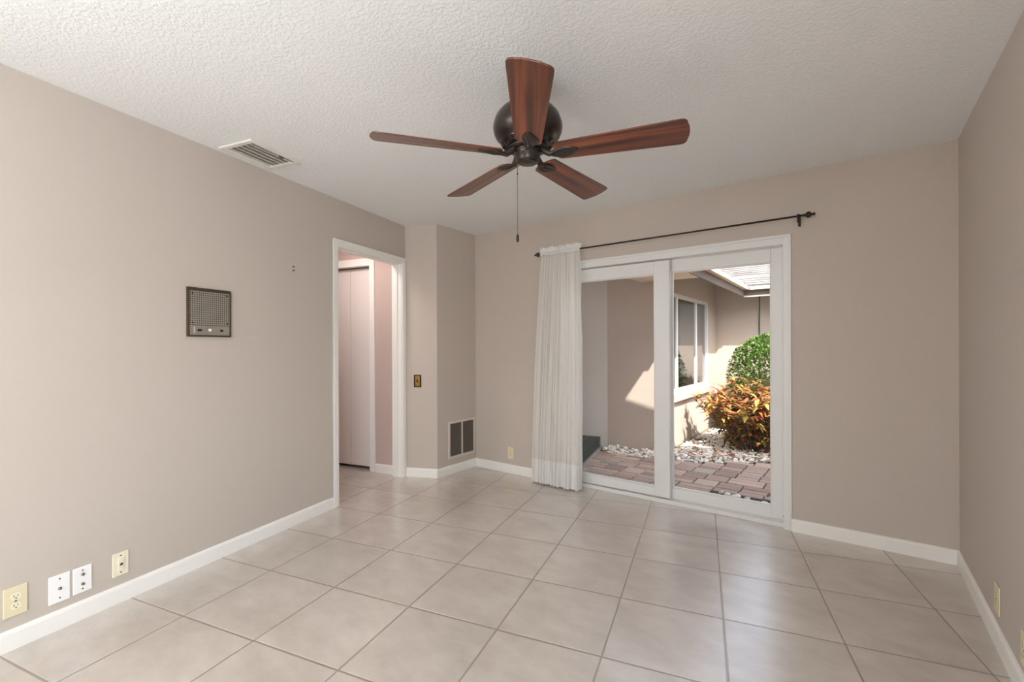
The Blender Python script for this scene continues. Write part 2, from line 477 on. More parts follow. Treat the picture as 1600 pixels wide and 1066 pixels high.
# right wall with a window opening behind the photographer
boxes('wall_right', [(XR, XR + 0.12, -0.4, YB, 0, HC), (XR, XR + 0.12, -3.4, -1.9, 0, HC), (XR, XR + 0.12, -1.9, -0.4, 0, 0.6), (XR, XR + 0.12, -1.9, -0.4, 2.1, HC)], M['paint'], kind='structure')
boxes('wall_rear', [(-2.9, -1.7, YR - 0.12, YR, 0, HC), (0.0, XR, YR - 0.12, YR, 0, HC), (-1.7, 0.0, YR - 0.12, YR, 0, HC)], M['paint'], kind='structure')
boxes('window_1', [(XR + 0.02, XR + 0.08, -1.9, -1.86, 0.6, 2.1), (XR + 0.02, XR + 0.08, -0.44, -0.4, 0.6, 2.1), (XR + 0.02, XR + 0.08, -1.86, -0.44, 0.6, 0.64), (XR + 0.02, XR + 0.08, -1.86, -0.44, 2.06, 2.1)], M['vinyl'], kind='structure')
# boxed-out corner between doorway and glazed wall
bm = bmesh.new()
prism(bm, [CA, CB, CC, (-3.72, YB), (-3.62, 2.95)], 0, HC)
make('wall_corner', bm, M['paint'], kind='structure')

# hallway
HV = 3.65
bm = bmesh.new()
lbox(bm, -3.005, DL - 0.11, HV, HV + 0.1, 0, HC)
lbox(bm, -4.83, -3.005, HV, HV + 0.1, 2.075, HC)
lbox(bm, -5.4, -4.83, HV, HV + 0.1, 0, HC)
make('wall_hallway_far', bm, M['hall_paint'], kind='structure')
bm = bmesh.new()
lbox(bm, -5.4, DL - 0.11, 2.45, 2.55, 0, HC)
lbox(bm, -5.4, -5.3, 2.55, 3.65, 0, HC)
make('wall_hallway_near', bm, M['hall_paint'], kind='structure')
bm = bmesh.new()
lbox(bm, -4.83, -3.005, 4.25, 4.3, 0, HC)
lbox(bm, -3.005, -2.95, 3.75, 4.3, 0, HC)
lbox(bm, -4.88, -4.83, 3.75, 4.3, 0, HC)
make('wall_closet', bm, M['dark_void'], kind='structure')

# baseboards
BH, BT = 0.084, 0.013
def baseboard(name, p0, p1, mat_=None, h=BH, m0=0.0, m1=0.0):
    """room lies to the right of p0->p1; m0/m1 lengthen (+) or mitre (-) the room-side edge"""
    p0, p1 = Vector(p0), Vector(p1)
    d = (p1 - p0).normalized(); n = Vector((d.y, -d.x))
    prof = [(0, 0), (BT, 0), (BT, h - 0.016), (BT - 0.002, h - 0.008), (BT - 0.006, h - 0.002), (0, h)]
    bm = bmesh.new()
    A, B = [], []
    for o, z in prof:
        a = p0 + n * o - d * m0 * o; b = p1 + n * o + d * m1 * o
        A.append(bm.verts.new((a.x, a.y, z))); B.append(bm.verts.new((b.x, b.y, z)))
    k = len(prof)
    for i in range(k): bm.faces.new((A[i], A[(i + 1) % k], B[(i + 1) % k], B[i]))
    bm.faces.new(A[::-1]); bm.faces.new(B)
    return make(name, bm, mat_ or M['trim'], kind='structure')
CW = 0.058                                      # door casing width
baseboard('baseboard_left', L2(DL, -2.0), L2(DL, D0 - CW))
baseboard('baseboard_corner', CA + (CB - CA).normalized() * 0.012, CB, m1=0.5)
baseboard('baseboard_chase', CB, CC, m0=0.5, m1=-1)
baseboard('baseboard_back', CC, (X0 + 0.0, YB), m0=-1)
baseboard('baseboard_back_right', (X1 + 0.004, YB), (XR, YB), m1=-1)
baseboard('baseboard_right', (XR, YB), (XR, -1.9), m0=-1)
baseboard('baseboard_hallway', L2(-3.0, HV), L2(DL - 0.11, HV))

# doorway trim: jambs, stops and casing
bm = bmesh.new()
def wbox(bm, v0, v1, d0, d1, z0, z1): lbox(bm, d0, d1, v0, v1, z0, z1)
JD = DL - 0.11
lbox(bm, JD, DL, D0 - 0.018, D0, 0, DH + 0.018); lbox(bm, JD, DL, D1, D1 + 0.018, 0, DH + 0.018); lbox(bm, JD, DL, D0, D1, DH, DH + 0.018)
lbox(bm, JD + 0.035, JD + 0.07, D0, D0 + 0.011, 0, DH); lbox(bm, JD + 0.035, JD + 0.07, D1 - 0.011, D1, 0, DH); lbox(bm, JD + 0.035, JD + 0.07, D0 + 0.011, D1 - 0.011, DH - 0.011, DH)
make('trim_1', bm, M['trim'], kind='structure', bevel=0.001)
bm = bmesh.new()
for t, w0 in ((0.012, 0.004), (0.016, 0.018)):  # stepped casing
    lbox(bm, DL, DL + t, D0 - CW, D0 - w0, 0, DH + CW)
    lbox(bm, DL, DL + t, D1 + w0, D1 + CW, 0, DH + CW)
    lbox(bm, DL, DL + t - 0.0006, D0 - w0 - 0.001, D1 + w0 + 0.001, DH + w0, DH + CW)
make('trim_2', bm, M['trim'], kind='structure', bevel=0.0015)

# closet bifold door in the hallway
bm = bmesh.new()
lbox(bm, -3.065, -3.005, HV - 0.014, HV + 0.08, 0, 2.135)
lbox(bm, -4.83, -3.065, HV - 0.014, HV + 0.08, 2.06, 2.135)
make('trim_3', bm, M['trim'], kind='structure', bevel=0.003)
cd = empty('door_2', L2(-3.068, 3.70) + (0,), ANG, kind='structure')
pw = 0.2925
for k in range(6):
    x1 = -k * pw - 0.002; x0 = x1 - pw + 0.005
    p = boxes('bifold_panel', [(x0, x1, 0.0, 0.03, 0.028, 2.048)], M['door_white'], cd, bevel=0.003)
    if k == 1:
        bm = bmesh.new()
        lathe(bm, [(0.007, 0.0), (0.007, -0.012), (0.017, -0.018), (0.019, -0.028), (0.012, -0.034)], 20, (-0.454, 0, 0.925), axis='Y')
        make('knob', bm, M['black'], p)
boxes('track', [(-1.75, -0.002, 0.004, 0.026, 2.049, 2.06)], M['steel'], cd)

# ------------------------------------------------------------------ sliding glass door
sd = empty('door_1', (0, 0, 0), 0, kind='structure')
FY = YB - 0.004
lst = [(X0, X0 + 0.042, FY, YB + 0.14, 0.0, ZT), (X1 - 0.042, X1, FY, YB + 0.14, 0.0, ZT), (X0 + 0.042, X1 - 0.042, FY + 0.006, YB + 0.14, ZT - 0.058, ZT),
       (X0 + 0.042, X1 - 0.042, YB + 0.035, YB + 0.14, -0.02, 0.028),
       (X0 - 0.006, X1 + 0.006, FY - 0.006, FY + 0.004, ZT - 0.012, ZT + 0.006), (X1 - 0.010, X1 + 0.006, FY - 0.006, FY + 0.004, 0.0, ZT - 0.012), (X0 - 0.006, X0 + 0.010, FY - 0.006, FY + 0.004, 0.0, ZT - 0.012)]
boxes('frame', lst, M['vinyl'], sd, bevel=0.002)
boxes('track', [(X0 + 0.042, X1 - 0.042, YB + 0.098, YB + 0.104, 0.028, 0.04), (X0 + 0.042, X1 - 0.042, YB + 0.028, YB + 0.036, 0.0, 0.030)], M['vinyl'], sd, bevel=0.001)
def panel(x0, x1, z0, z1, gx0, gx1, gz0, gz1, y, nm):
    t = 0.042
    p = boxes(nm, [(x0, gx0, y, y + t, z0, z1), (gx1, x1, y, y + t, z0, z1), (gx0, gx1, y + 0.0005, y + t - 0.0005, z0, gz0), (gx0, gx1, y + 0.0005, y + t - 0.0005, gz1, z1)], M['vinyl'], sd, bevel=0.003)
    bm = bmesh.new()
    b = 0.008
    for q in ((gx0, gx0 + b, gz0, gz1), (gx1 - b, gx1, gz0, gz1), (gx0 + b, gx1 - b, gz0, gz0 + b), (gx0 + b, gx1 - b, gz1 - b, gz1)):
        box(bm, q[0], q[1], y + 0.010, y + t - 0.008, q[2], q[3])
    make('glazing_bead', bm, M['vinyl'], p, bevel=0.002)
    boxes('glass_pane', [(gx0 + 0.001, gx1 - 0.001, y + 0.018, y + 0.024, gz0 + 0.001, gz1 - 0.001)], M['glass'], p)
    return p
panel(X0 + 0.045, -1.160, 0.036, 1.926, -2.0, -1.281, 0.108, 1.822, YB + 0.048, 'sliding_panel')
panel(-1.215, X1 - 0.044, 0.036, 1.934, -1.158, -0.464, 0.110, 1.836, YB + 0.100, 'fixed_panel')
bm = bmesh.new(); lathe(bm, [(0.005, 0), (0.005, -0.003), (0.002, -0.004)], 12, (X1 - 0.052, YB + 0.100, 0.055), axis='Y')
make('screw', bm, M['black'], sd)

# ------------------------------------------------------------------ curtain rod and curtain
RY, RZ = YB - 0.09, 2.085
rod = empty('curtain_rod', (-1.29, RY, RZ), 0, 'thin dark bronze curtain rod with ball finials above the sliding glass door', 'curtain rod')
RX0, RX1 = -0.985, 1.03                         # ends relative to the rod's middle
bm = bmesh.new(); tube(bm, [(RX0, 0, 0), (RX1, 0, 0)], 0.0065, 12); make('rod', bm, M['iron'], rod)
fin = [(0.006, 0), (0.010, 0.003), (0.010, 0.008), (0.006, 0.012), (0.010, 0.017), (0.018, 0.026), (0.0205, 0.034), (0.018, 0.043), (0.010, 0.050), (0.0065, 0.054), (0.0095, 0.060), (0.0095, 0.066), (0.004, 0.072)]
bm = bmesh.new(); lathe(bm, fin, 20, (RX1, 0, 0), axis='X'); make('finial', bm, M['iron'], rod)
bm = bmesh.new(); lathe(bm, [(r, -x) for r, x in fin], 20, (RX0, 0, 0), axis='X'); make('finial', bm, M['iron'], rod)
for x in (RX0 + 0.03, 1.007):
    bm = bmesh.new()
    box(bm, x - 0.007, x + 0.007, 0.080, 0.0895, -0.05, 0.03)
    box(bm, x - 0.005, x + 0.005, -0.002, 0.080, -0.020, -0.008)
    if x > 0: box(bm, x - 0.006, x + 0.006, -0.012, -0.007, -0.045, 0.012)
    box(bm, x - 0.006, x + 0.006, -0.007, 0.012, -0.012, -0.007)
    make('bracket', bm, M['iron'], rod, bevel=0.0015)

cur = empty('sheer_curtain', (-2.10, RY, 0.0), 0, 'white sheer curtain gathered at left end of the rod', 'curtain')
def curtain_mesh(z0, z1, nz, off=0.0):
    bm = bmesh.new()
    n = 220
    rows = []
    for j in range(nz + 1):
        z = z0 + (z1 - z0) * j / nz
        f = z / 2.07
        xl = -0.262 + 0.085 * f ** 1.4; xr = 0.232 - 0.005 * f + 0.012 * math.sin(PI * min(1, f * 1.1)) * (1 if f < 0.9 else 0.4)
        amp = 0.034 * (1 - f) + 0.012 + 0.006 * math.sin(PI * f)
        row = []
        for i in range(n + 1):
            s = i / n
            w = s + 0.012 * math.sin(7 * s + 2.2 * f) + 0.006 * math.sin(19 * s - 1.3 * f)
            ph = 2 * PI * 13.5 * w
            y = amp * math.sin(ph) + amp * 0.35 * math.sin(2.3 * ph + 1 + f) + 0.006 * math.sin(31 * s + 4 * f)
            x = xl + (xr - xl) * s + 0.35 * amp * math.cos(ph) * 0.6
            if i > n - 10: x += 0.006 * math.sin(23 * f) * (i - n + 10) / 10
            row.append(bm.verts.new((x, y - 0.012 * (1 - f) + off, z)))
        rows.append(row)
    for a, b in zip(rows[:-1], rows[1:]):
        for i in range(n):
            q = bm.faces.new((a[i], a[i + 1], b[i + 1], b[i])); q.smooth = True
    return bm
make('voile_panel', curtain_mesh(0.014, 2.066, 60), M['sheer'], cur, recalc=False)
make('hem', curtain_mesh(0.012, 0.225, 8, -0.0025), M['hem'], cur, recalc=False)
# rod pocket and ruffled heading
bm = bmesh.new()
n = 260
rows = []
for j in range(13):
    t = 2 * PI * j / 12
    row = []
    for i in range(n + 1):
        s = i / n
        r = 0.0115 + 0.0025 * math.sin(2 * PI * 24 * s) + 0.0015 * math.sin(2 * PI * 41 * s + 1)
        row.append(bm.verts.new((-0.178 + 0.405 * s, r * math.cos(t), RZ - 0.002 + 1.25 * r * math.sin(t))))
    rows.append(row)
for a, b in zip(rows[:-1], rows[1:]):
    for i in range(n): bm.faces.new((a[i], a[i + 1], b[i + 1], b[i])).smooth = True
make('rod_pocket', bm, M['hem'], cur, recalc=False)
bm = bmesh.new()
for side, k0 in ((-1, 0.0), (1, 1.7)):
    rows = []
    for j in range(6):
        f = j / 5
        row = []
        for i in range(n + 1):
            s = i / n
            a = 0.004 + 0.016 * f
            y = side * (0.004 + 0.010 * f) + a * math.sin(2 * PI * 17 * s + k0 + 0.8 * math.sin(9 * s))
            z = RZ + 0.010 + (0.036 + 0.007 * math.sin(2 * PI * 12 * s + k0)) * f
            row.append(bm.verts.new((-0.182 + 0.412 * s + 0.006 * f * math.cos(2 * PI * 17 * s), y, z)))
        rows.append(row)
    for a, b in zip(rows[:-1], rows[1:]):
        for i in range(n): bm.faces.new((a[i], a[i + 1], b[i + 1], b[i])).smooth = True
make('ruffled_heading', bm, M['hem'], cur, recalc=False)

# ------------------------------------------------------------------ ceiling fan
FC = Vector((-1.136, 1.632, 0))
fan = empty('ceiling_fan', (FC.x, FC.y, HC), 0, 'five-blade ceiling fan with mahogany blades and dark bronze motor', 'ceiling fan')
zz = lambda z: z - HC
bm = bmesh.new()
lathe(bm, [(r, zz(z)) for r, z in [(0.074, 2.409), (0.074, 2.392), (0.062, 2.370), (0.040, 2.355), (0.034, 2.345), (0.034, 2.312), (0.050, 2.300)]], 48)
make('canopy', bm, M['bronze'], fan)
bm = bmesh.new()
lathe(bm, [(r, zz(z)) for r, z in [(0.045, 2.305), (0.085, 2.292), (0.118, 2.272), (0.140, 2.245), (0.149, 2.218), (0.1505, 2.212), (0.1505, 2.206), (0.152, 2.200), (0.149, 2.180), (0.140, 2.160), (0.127, 2.146), (0.122, 2.143), (0.120, 2.139), (0.108, 2.128), (0.092, 2.121), (0.080, 2.119)]], 64)
mh = make('motor_housing', bm, M['bronze'], fan)
for k in range(10):                              # oval vent holes of the lower ring
    bm = bmesh.new()
    t = 2 * PI * (k + 0.5) / 10
    c = Vector((0.109 * math.cos(t), 0.109 * math.sin(t), zz(2.1275)))
    nrm = Vector((math.cos(t) * 0.62, math.sin(t) * 0.62, -0.78)); tg = Vector((-math.sin(t), math.cos(t), 0)); bt = nrm.cross(tg)
    ring_o = []; ring_i = []; ring_f = []
    for j in range(20):
        q = 2 * PI * j / 20
        ring_o.append(bm.verts.new(c + tg * 0.021 * math.cos(q) + bt * 0.013 * math.sin(q) + nrm * 0.001))
        ring_i.append(bm.verts.new(c + tg * 0.017 * math.cos(q) + bt * 0.0095 * math.sin(q) + nrm * 0.0035))
        ring_f.append(bm.verts.new(c + tg * 0.015 * math.cos(q) + bt * 0.008 * math.sin(q) + nrm * 0.0012))
    for j in range(20):
        bm.faces.new((ring_o[j], ring_o[(j + 1) % 20], ring_i[(j + 1) % 20], ring_i[j]))
        bm.faces.new((ring_i[j], ring_i[(j + 1) % 20], ring_f[(j + 1) % 20], ring_f[j]))
    bm.faces.new(ring_f).material_index = 1
    make('vent_hole', bm, [M['bronze'], M['black']], mh)
bm = bmesh.new()
lathe(bm, [(r, zz(z)) for r, z in [(0.082, 2.119), (0.086, 2.112), (0.084, 2.104), (0.060, 2.102)]], 48)
make('flywheel', bm, M['bronze'], fan)
bm = bmesh.new()
lathe(bm, [(r, zz(z)) for r, z in [(0.0560, 2.106), (0.0600, 2.103), (0.0602, 2.097), (0.0585, 2.0945), (0.0575, 2.094), (0.0575, 2.0935), (0.0560, 2.080), (0.0545, 2.0790), (0.0500, 2.0560), (0.0496, 2.0552), (0.0440, 2.0500), (0.0436, 2.0497)]], 48)
box(bm, -0.0035, 0.0035, -0.0575, -0.050, zz(2.083), zz(2.093))
make('switch_housing', bm, M['bronze'], fan)
bm = bmesh.new()
lathe(bm, [(r, zz(z)) for r, z in [(0.040, 2.0500), (0.0400, 2.0470), (0.0395, 2.0465), (0.0385, 2.0463), (0.006, 2.0462), (0.0058, 2.0461), (0.005, 2.0435)]], 40)
make('end_cap', bm, M['bronze'], fan)
# blade
def blade_outline():
    pts = []
    def hw(x):                                   # half width along the blade
        t = (x - 0.118) / 0.54
        return 0.056 + 0.019 * min(1, t * 1.1)
    n = 24
    up = []
    for i in range(n + 1):
        x = 0.142 + (0.630 - 0.142) * i / n
        up.append((x, hw(x)))
    root = [(0.118, 0.0), (0.119, 0.018), (0.122, 0.033), (0.128, 0.045), (0.134, 0.052)]
    tip = []
    w = hw(0.630)
    for i in range(1, 8):
        a = PI / 2 * i / 7
        tip.append((0.630 + 0.024 * math.sin(a), w - 0.028 * (1 - math.cos(a))))
    tip += [(0.6595, w * 0.40), (0.662, 0.0)]
    half = root + up + tip
    return half + [(x, -y) for x, y in half[-2:0:-1]]
def blade_mesh():
    bm = bmesh.new()
    prism(bm, blade_outline(), -0.003, 0.003)
    return bm
def iron_mesh():
    """leaf-shaped blade holder under the blade root, ribbed like a palmette, with its arm to the hub"""
    bm = bmesh.new()
    n, m = 26, 14
    for sgn in (1,):
        top = []; bot = []
        for i in range(n + 1):
            t = i / n
            x = 0.088 + 0.134 * t
            w = 0.036 * (math.sin(PI * min(1, t * 0.94 + 0.05)) ** 0.75) * (0.55 + 0.45 * min(1, t * 2.0)) + 0.002
            cen = 0.010 * math.sin(PI * t)
            rt = []; rb = []
            for j in range(m + 1):
                s = -1 + 2 * j / m
                dome = (1 - s * s) ** 0.5 if abs(s) < 1 else 0
                ridge = 0.0040 * math.sin(10 * s + 6.0 * t) * (1 - t) * 1.3
                zb = -0.0045 - 0.010 * dome * (0.4 + 0.6 * math.sin(PI * t)) - ridge * dome
                rt.append(bm.verts.new((x, s * w + cen, -0.0035)))
                rb.append(bm.verts.new((x, s * w + cen, zb)))
            top.append(rt); bot.append(rb)
        for i in range(n):
            for j in range(m):
                bm.faces.new((top[i][j], top[i][j + 1], top[i + 1][j + 1], top[i + 1][j]))
                f = bm.faces.new((bot[i][j], bot[i + 1][j], bot[i + 1][j + 1], bot[i][j + 1])); f.smooth = True
            bm.faces.new((top[i][0], top[i + 1][0], bot[i + 1][0], bot[i][0])); bm.faces.new((top[i][m], bot[i][m], bot[i + 1][m], top[i + 1][m]))
        bm.faces.new([v for v in top[0]] + [v for v in bot[0][::-1]]); bm.faces.new([v for v in top[n][::-1]] + [v for v in bot[n]])
    tube(bm, [(0.056, 0, 0.026), (0.070, 0, 0.018), (0.084, 0.001, 0.004), (0.100, 0.002, -0.006), (0.122, 0.003, -0.010)], [0.017, 0.016, 0.015, 0.014, 0.006], 12)
    return bm
first = None
for k in range(5):
    if first is None:
        b = make('blade', blade_mesh(), M['wood'], fan, bevel=0.0015)
        i = make('blade_iron', iron_mesh(), M['bronze'], b)
        first = b
    else:
        b = copy_tree(first, fan)
    b.location = (0, 0, zz(2.083))
    b.rotation_euler = (Matrix.Rotation(math.radians(17.5 + 72 * k), 3, 'Z') @ Matrix.Rotation(math.radians(-12.5), 3, 'X')).to_euler()
# pull chain
ch = Vector((-0.036, -0.028, 0)) - Vector((0, 0, 0))
bm = bmesh.new()
tube(bm, [(ch.x * 1.0, ch.y, zz(2.056)), (ch.x, ch.y, zz(2.0)), (ch.x, ch.y, zz(1.735))], 0.0013, 6)
for k in range(54): lathe(bm, [(0.0006, -0.002), (0.002, -0.001), (0.002, 0.001), (0.0006, 0.002)], 6, (ch.x, ch.y, zz(2.045 - k * 0.0057)))
pc = make('pull_chain', bm, M['steel'], fan)
bm = bmesh.new(); lathe(bm, [(0.001, zz(1.737)), (0.004, zz(1.733)), (0.0062, zz(1.722)), (0.0065, zz(1.712)), (0.005, zz(1.704)), (0.002, zz(1.701))], 14, (ch.x, ch.y, 0))
make('chain_fob', bm, M['iron'], pc)
bm = bmesh.new(); lathe(bm, [(0.001, 0.004), (0.0035, 0.002), (0.0035, -0.002), (0.001, -0.004)], 10, (ch.x, ch.y, zz(2.0)))
make('chain_coupler', bm, M['iron'], pc)

# ------------------------------------------------------------------ ceiling vent
vc = U * -2.445 + V * 1.945
vent = empty('ceiling_vent', (vc.x, vc.y, HC), RL, 'white rectangular ceiling air vent with long slats by the left wall', 'vent')
hx, hy, fw = 0.172, 0.135, 0.030
bm = bmesh.new()
for q in ((-hx, hx, -hy, -hy + fw), (-hx, hx, hy - fw, hy), (-hx, -hx + fw, -hy + fw, hy - fw), (hx - fw, hx, -hy + fw, hy - fw)):
    box(bm, q[0], q[1], q[2], q[3], -0.012, -0.0005)
make('frame', bm, M['vent_white'], vent, bevel=0.003)
boxes('duct_opening', [(-hx + fw - 0.002, hx - fw + 0.002, -hy + fw - 0.002, hy - fw + 0.002, -0.0012, -0.0006)], M['duct'], vent)
for k in range(5):
    y = -hy + fw + 0.021 + k * 0.039
    bm = bmesh.new()
    # curved slat leaning towards the room
    prof = [(-0.014, -0.004), (-0.005, -0.0065), (0.006, -0.0105), (0.015, -0.0145)]
    for a, b in zip(prof[:-1], prof[1:]):
        v = [bm.verts.new((x, y - py, pz)) for (py, pz) in (a, b) for x in (-hx + fw, hx - fw)]
        w = [bm.verts.new((x, y - py, pz + 0.0012)) for (py, pz) in (a, b) for x in (-hx + fw, hx - fw)]
        bm.faces.new((v[0], v[1], v[3], v[2])); bm.faces.new((w[0], w[2], w[3], w[1]))
        bm.faces.new((v[0], v[2], w[2], w[0])); bm.faces.new((v[1], w[1], w[3], v[3]))
        bm.faces.new((v[2], v[3], w[3], w[2])); bm.faces.new((v[0], w[0], w[1], v[1]))
    make('slat', bm, M['vent_white'], vent)
boxes('damper_lever', [(0.035, 0.062, -hy + fw - 0.004, -hy + fw + 0.003, -0.024, -0.012)], M['steel'], vent, bevel=0.001)

# ------------------------------------------------------------------ wall plates
def plate(name, label, cat, loc, rz, m, w=0.071, h=0.116, dark=None):
    e = empty(name, loc, rz, label, cat)
    boxes('cover_plate', [(-w / 2, w / 2, -0.006, -0.0005, -h / 2, h / 2)], m, e, bevel=0.003)
    return e
def screw(e, x, z, y=-0.006):
    bm = bmesh.new(); lathe(bm, [(0.0036, y + 0.001), (0.0036, y - 0.0008), (0.0028, y - 0.0016)], 12, (x, 0, z), axis='Y')
    make('screw', bm, M['steel'], e)
def duplex(e, m):
    for z in (0.0195, -0.0195):
        bm = bmesh.new()
        pts = [(0.0165 * math.cos(t), max(-0.0125, min(0.0125, 0.0168 * math.sin(t)))) for t in [2 * PI * i / 28 for i in range(28)]]
        a = [bm.verts.new((x, -0.0050, z + q)) for x, q in pts]; b = [bm.verts.new((x, -0.0082, z + q)) for x, q in pts]
        bm.faces.new(a); bm.faces.new(b[::-1])
        for i in range(28): bm.faces.new((a[i], a[(i + 1) % 28], b[(i + 1) % 28], b[i]))
        s = make('socket', bm, m, e)
        bm = bmesh.new()
        box(bm, -0.0072, -0.0048, -0.0086, -0.0078, z - 0.001, z + 0.007); box(bm, 0.0048, 0.0068, -0.0086, -0.0078, z, z + 0.0065)
        lathe(bm, [(0.0026, -0.0078), (0.0026, -0.0086)], 12, (0, 0, z - 0.0065), axis='Y')
        make('slots', bm, M['black'], s)
    screw(e, 0, 0)
def jack(e, x, z, name='coaxial_jack'):
    bm = bmesh.new()
    lathe(bm, [(0.0065, -0.005), (0.0065, -0.009), (0.0045, -0.0092), (0.0045, -0.016), (0.003, -0.0165)], 6, (x, 0, z), axis='Y')
    make(name, bm, M['steel'], e)
def onleft(v, z): p = U * DL + V * v; return (p.x, p.y, z)
e = plate('wall_outlet', 'almond duplex outlet at left edge of the photo, low on left wall', 'outlet', onleft(0.944, 0.195), RL, M['almond'], 0.074, 0.122); duplex(e, M['ivory'])
e = plate('cable_jack_plate', 'white wall plate with one central cable jack beside the almond duplex outlet', 'wall plate', onleft(1.084, 0.179), RL, M['white_plastic'], 0.074, 0.122)
screw(e, 0, 0.042); screw(e, 0, -0.042); jack(e, 0, 0)
e = plate('cable_jack_plate', 'white wall plate with two cable jacks one above the other', 'wall plate', onleft(1.165, 0.180), RL, M['white_plastic'], 0.070, 0.118)
screw(e, 0, 0.042); screw(e, 0, -0.042); jack(e, 0, 0.024); jack(e, 0, -0.020)
e = plate('phone_jack_plate', 'ivory wall plate with raised strip, alone nearest the doorway on left wall', 'wall plate', onleft(1.314, 0.186), RL, M['ivory'], 0.068, 0.112)
screw(e, 0, 0.041); screw(e, 0, -0.041)
ins = boxes('jack_insert', [(-0.0125, 0.0125, -0.0095, -0.005, -0.031, 0.031)], M['ivory'], e, bevel=0.001)
bm = bmesh.new(); box(bm, -0.006, 0.006, -0.012, -0.009, -0.006, 0.003); box(bm, -0.003, 0.003, -0.012, -0.009, 0.003, 0.006); make('jack_socket', bm, M['steel'], ins)
e = plate('wall_outlet', 'almond duplex outlet on back wall between air grille and curtain', 'outlet', (-2.695, YB, 0.197), 0, M['almond']); duplex(e, M['almond'])
e = plate('wall_outlet', 'almond duplex outlet on right wall nearest the back corner', 'outlet', (XR, 2.711, 0.193), -PI / 2, M['almond'], 0.078, 0.120); duplex(e, M['almond'])
e = plate('wall_outlet', 'almond wall plate cut off by right edge of the photo', 'outlet', (XR, 2.334, 0.178), -PI / 2, M['almond'], 0.076, 0.118); duplex(e, M['almond'])

ca = (CB - CA).normalized(); RA = math.atan2(ca.y, ca.x)
sp_ = Vector((-3.337, 2.9345))
e = empty('light_switch', (sp_.x, sp_.y, 0.918), RA, 'brass light switch plate with dark border on narrow wall beside the doorway', 'light switch')
boxes('cover_plate', [(-0.038, 0.038, -0.005, -0.0005, -0.060, 0.060)], M['brass_dark'], e, bevel=0.003)
boxes('brass_inset', [(-0.023, 0.023, -0.0065, -0.004, -0.052, 0.052)], M['brass'], e, bevel=0.001)
boxes('toggle', [(-0.005, 0.005, -0.016, -0.006, 0.0, 0.011), (-0.006, 0.006, -0.0075, -0.006, -0.013, 0.013)], M['brass_dark'], e, bevel=0.001)
screw(e, 0, 0.038); screw(e, 0, -0.038)

# small screw anchors left in the wall
for z, lab in ((1.809, 'upper of the two small screw anchors left in the left wall'), (1.782, 'lower of the two small screw anchors left in the left wall')):
    bm = bmesh.new()
    lathe(bm, [(0.005, 0.002), (0.0055, -0.002), (0.003, -0.003), (0.0025, -0.010), (0.004, -0.011), (0.003, -0.013)], 12, (0, 0, 0), axis='Y')
    o = make('wall_anchor', bm, M['steel']); o.location = onleft(2.344, z); o.rotation_euler = (0, 0, RL)
    tag(o, lab, 'screw')
bm = bmesh.new(); lathe(bm, [(0.003, 0.001), (0.003, -0.003), (0.0015, -0.004)], 10, (0, 0, 0), axis='Y')
o = make('nail', bm, M['steel']); o.location = (-0.315, YB, 1.625); tag(o, 'tiny nail head in back wall right of the sliding door', 'nail')

# ------------------------------------------------------------------ intercom
ic = empty('wall_intercom', onleft(1.752, 1.446), RL, 'square silver intercom with perforated speaker and knobs on left wall', 'intercom')
w, h = 0.125, 0.1385
bm = bmesh.new()
box(bm, -w, w, -0.002, -0.0005, -h, h)
for q in ((-w, -w + 0.010, -h, h), (w - 0.006, w, -h, h), (-w + 0.010, w - 0.006, h - 0.016, h), (-w + 0.010, w - 0.006, -h, -h + 0.007)):
    box(bm, q[0], q[1], -0.016, -0.0015, q[2], q[3])
make('bezel', bm, M['alum_dark'], ic, bevel=0.002)
boxes('speaker_grille', [(-w + 0.011, w - 0.007, -0.013, -0.002, -0.073, h - 0.017)], M['perf'], ic, bevel=0.002)
cp = boxes('control_panel', [(-w + 0.011, w - 0.007, -0.012, -0.002, -h + 0.008, -0.074)], M['alum'], ic, bevel=0.002)
boxes('control_strip', [(-0.090, 0.100, -0.0165, -0.011, -0.121, -0.081)], M['alum'], cp, bevel=0.002)
boxes('slide_switch', [(-0.074, -0.050, -0.019, -0.016, -0.108, -0.096), ], M['black'], cp, bevel=0.001)
boxes('slide_switch', [(0.056, 0.074, -0.019, -0.016, -0.108, -0.096)], M['black'], cp, bevel=0.001)
bm = bmesh.new(); lathe(bm, [(0.016, -0.016), (0.016, -0.020), (0.0125, -0.022), (0.0115, -0.032), (0.009, -0.034)], 24, (0.003, 0, -0.101), axis='Y')
make('volume_knob', bm, M['alum'], cp)
for x, z in ((-0.098, 0.106), (0.102, 0.106), (-0.098, -0.060), (0.102, -0.060)):
    bm = bmesh.new(); lathe(bm, [(0.005, -0.012), (0.005, -0.0145), (0.003, -0.0155)], 12, (x, 0, z), axis='Y')
    make('screw', bm, M['black'], ic)

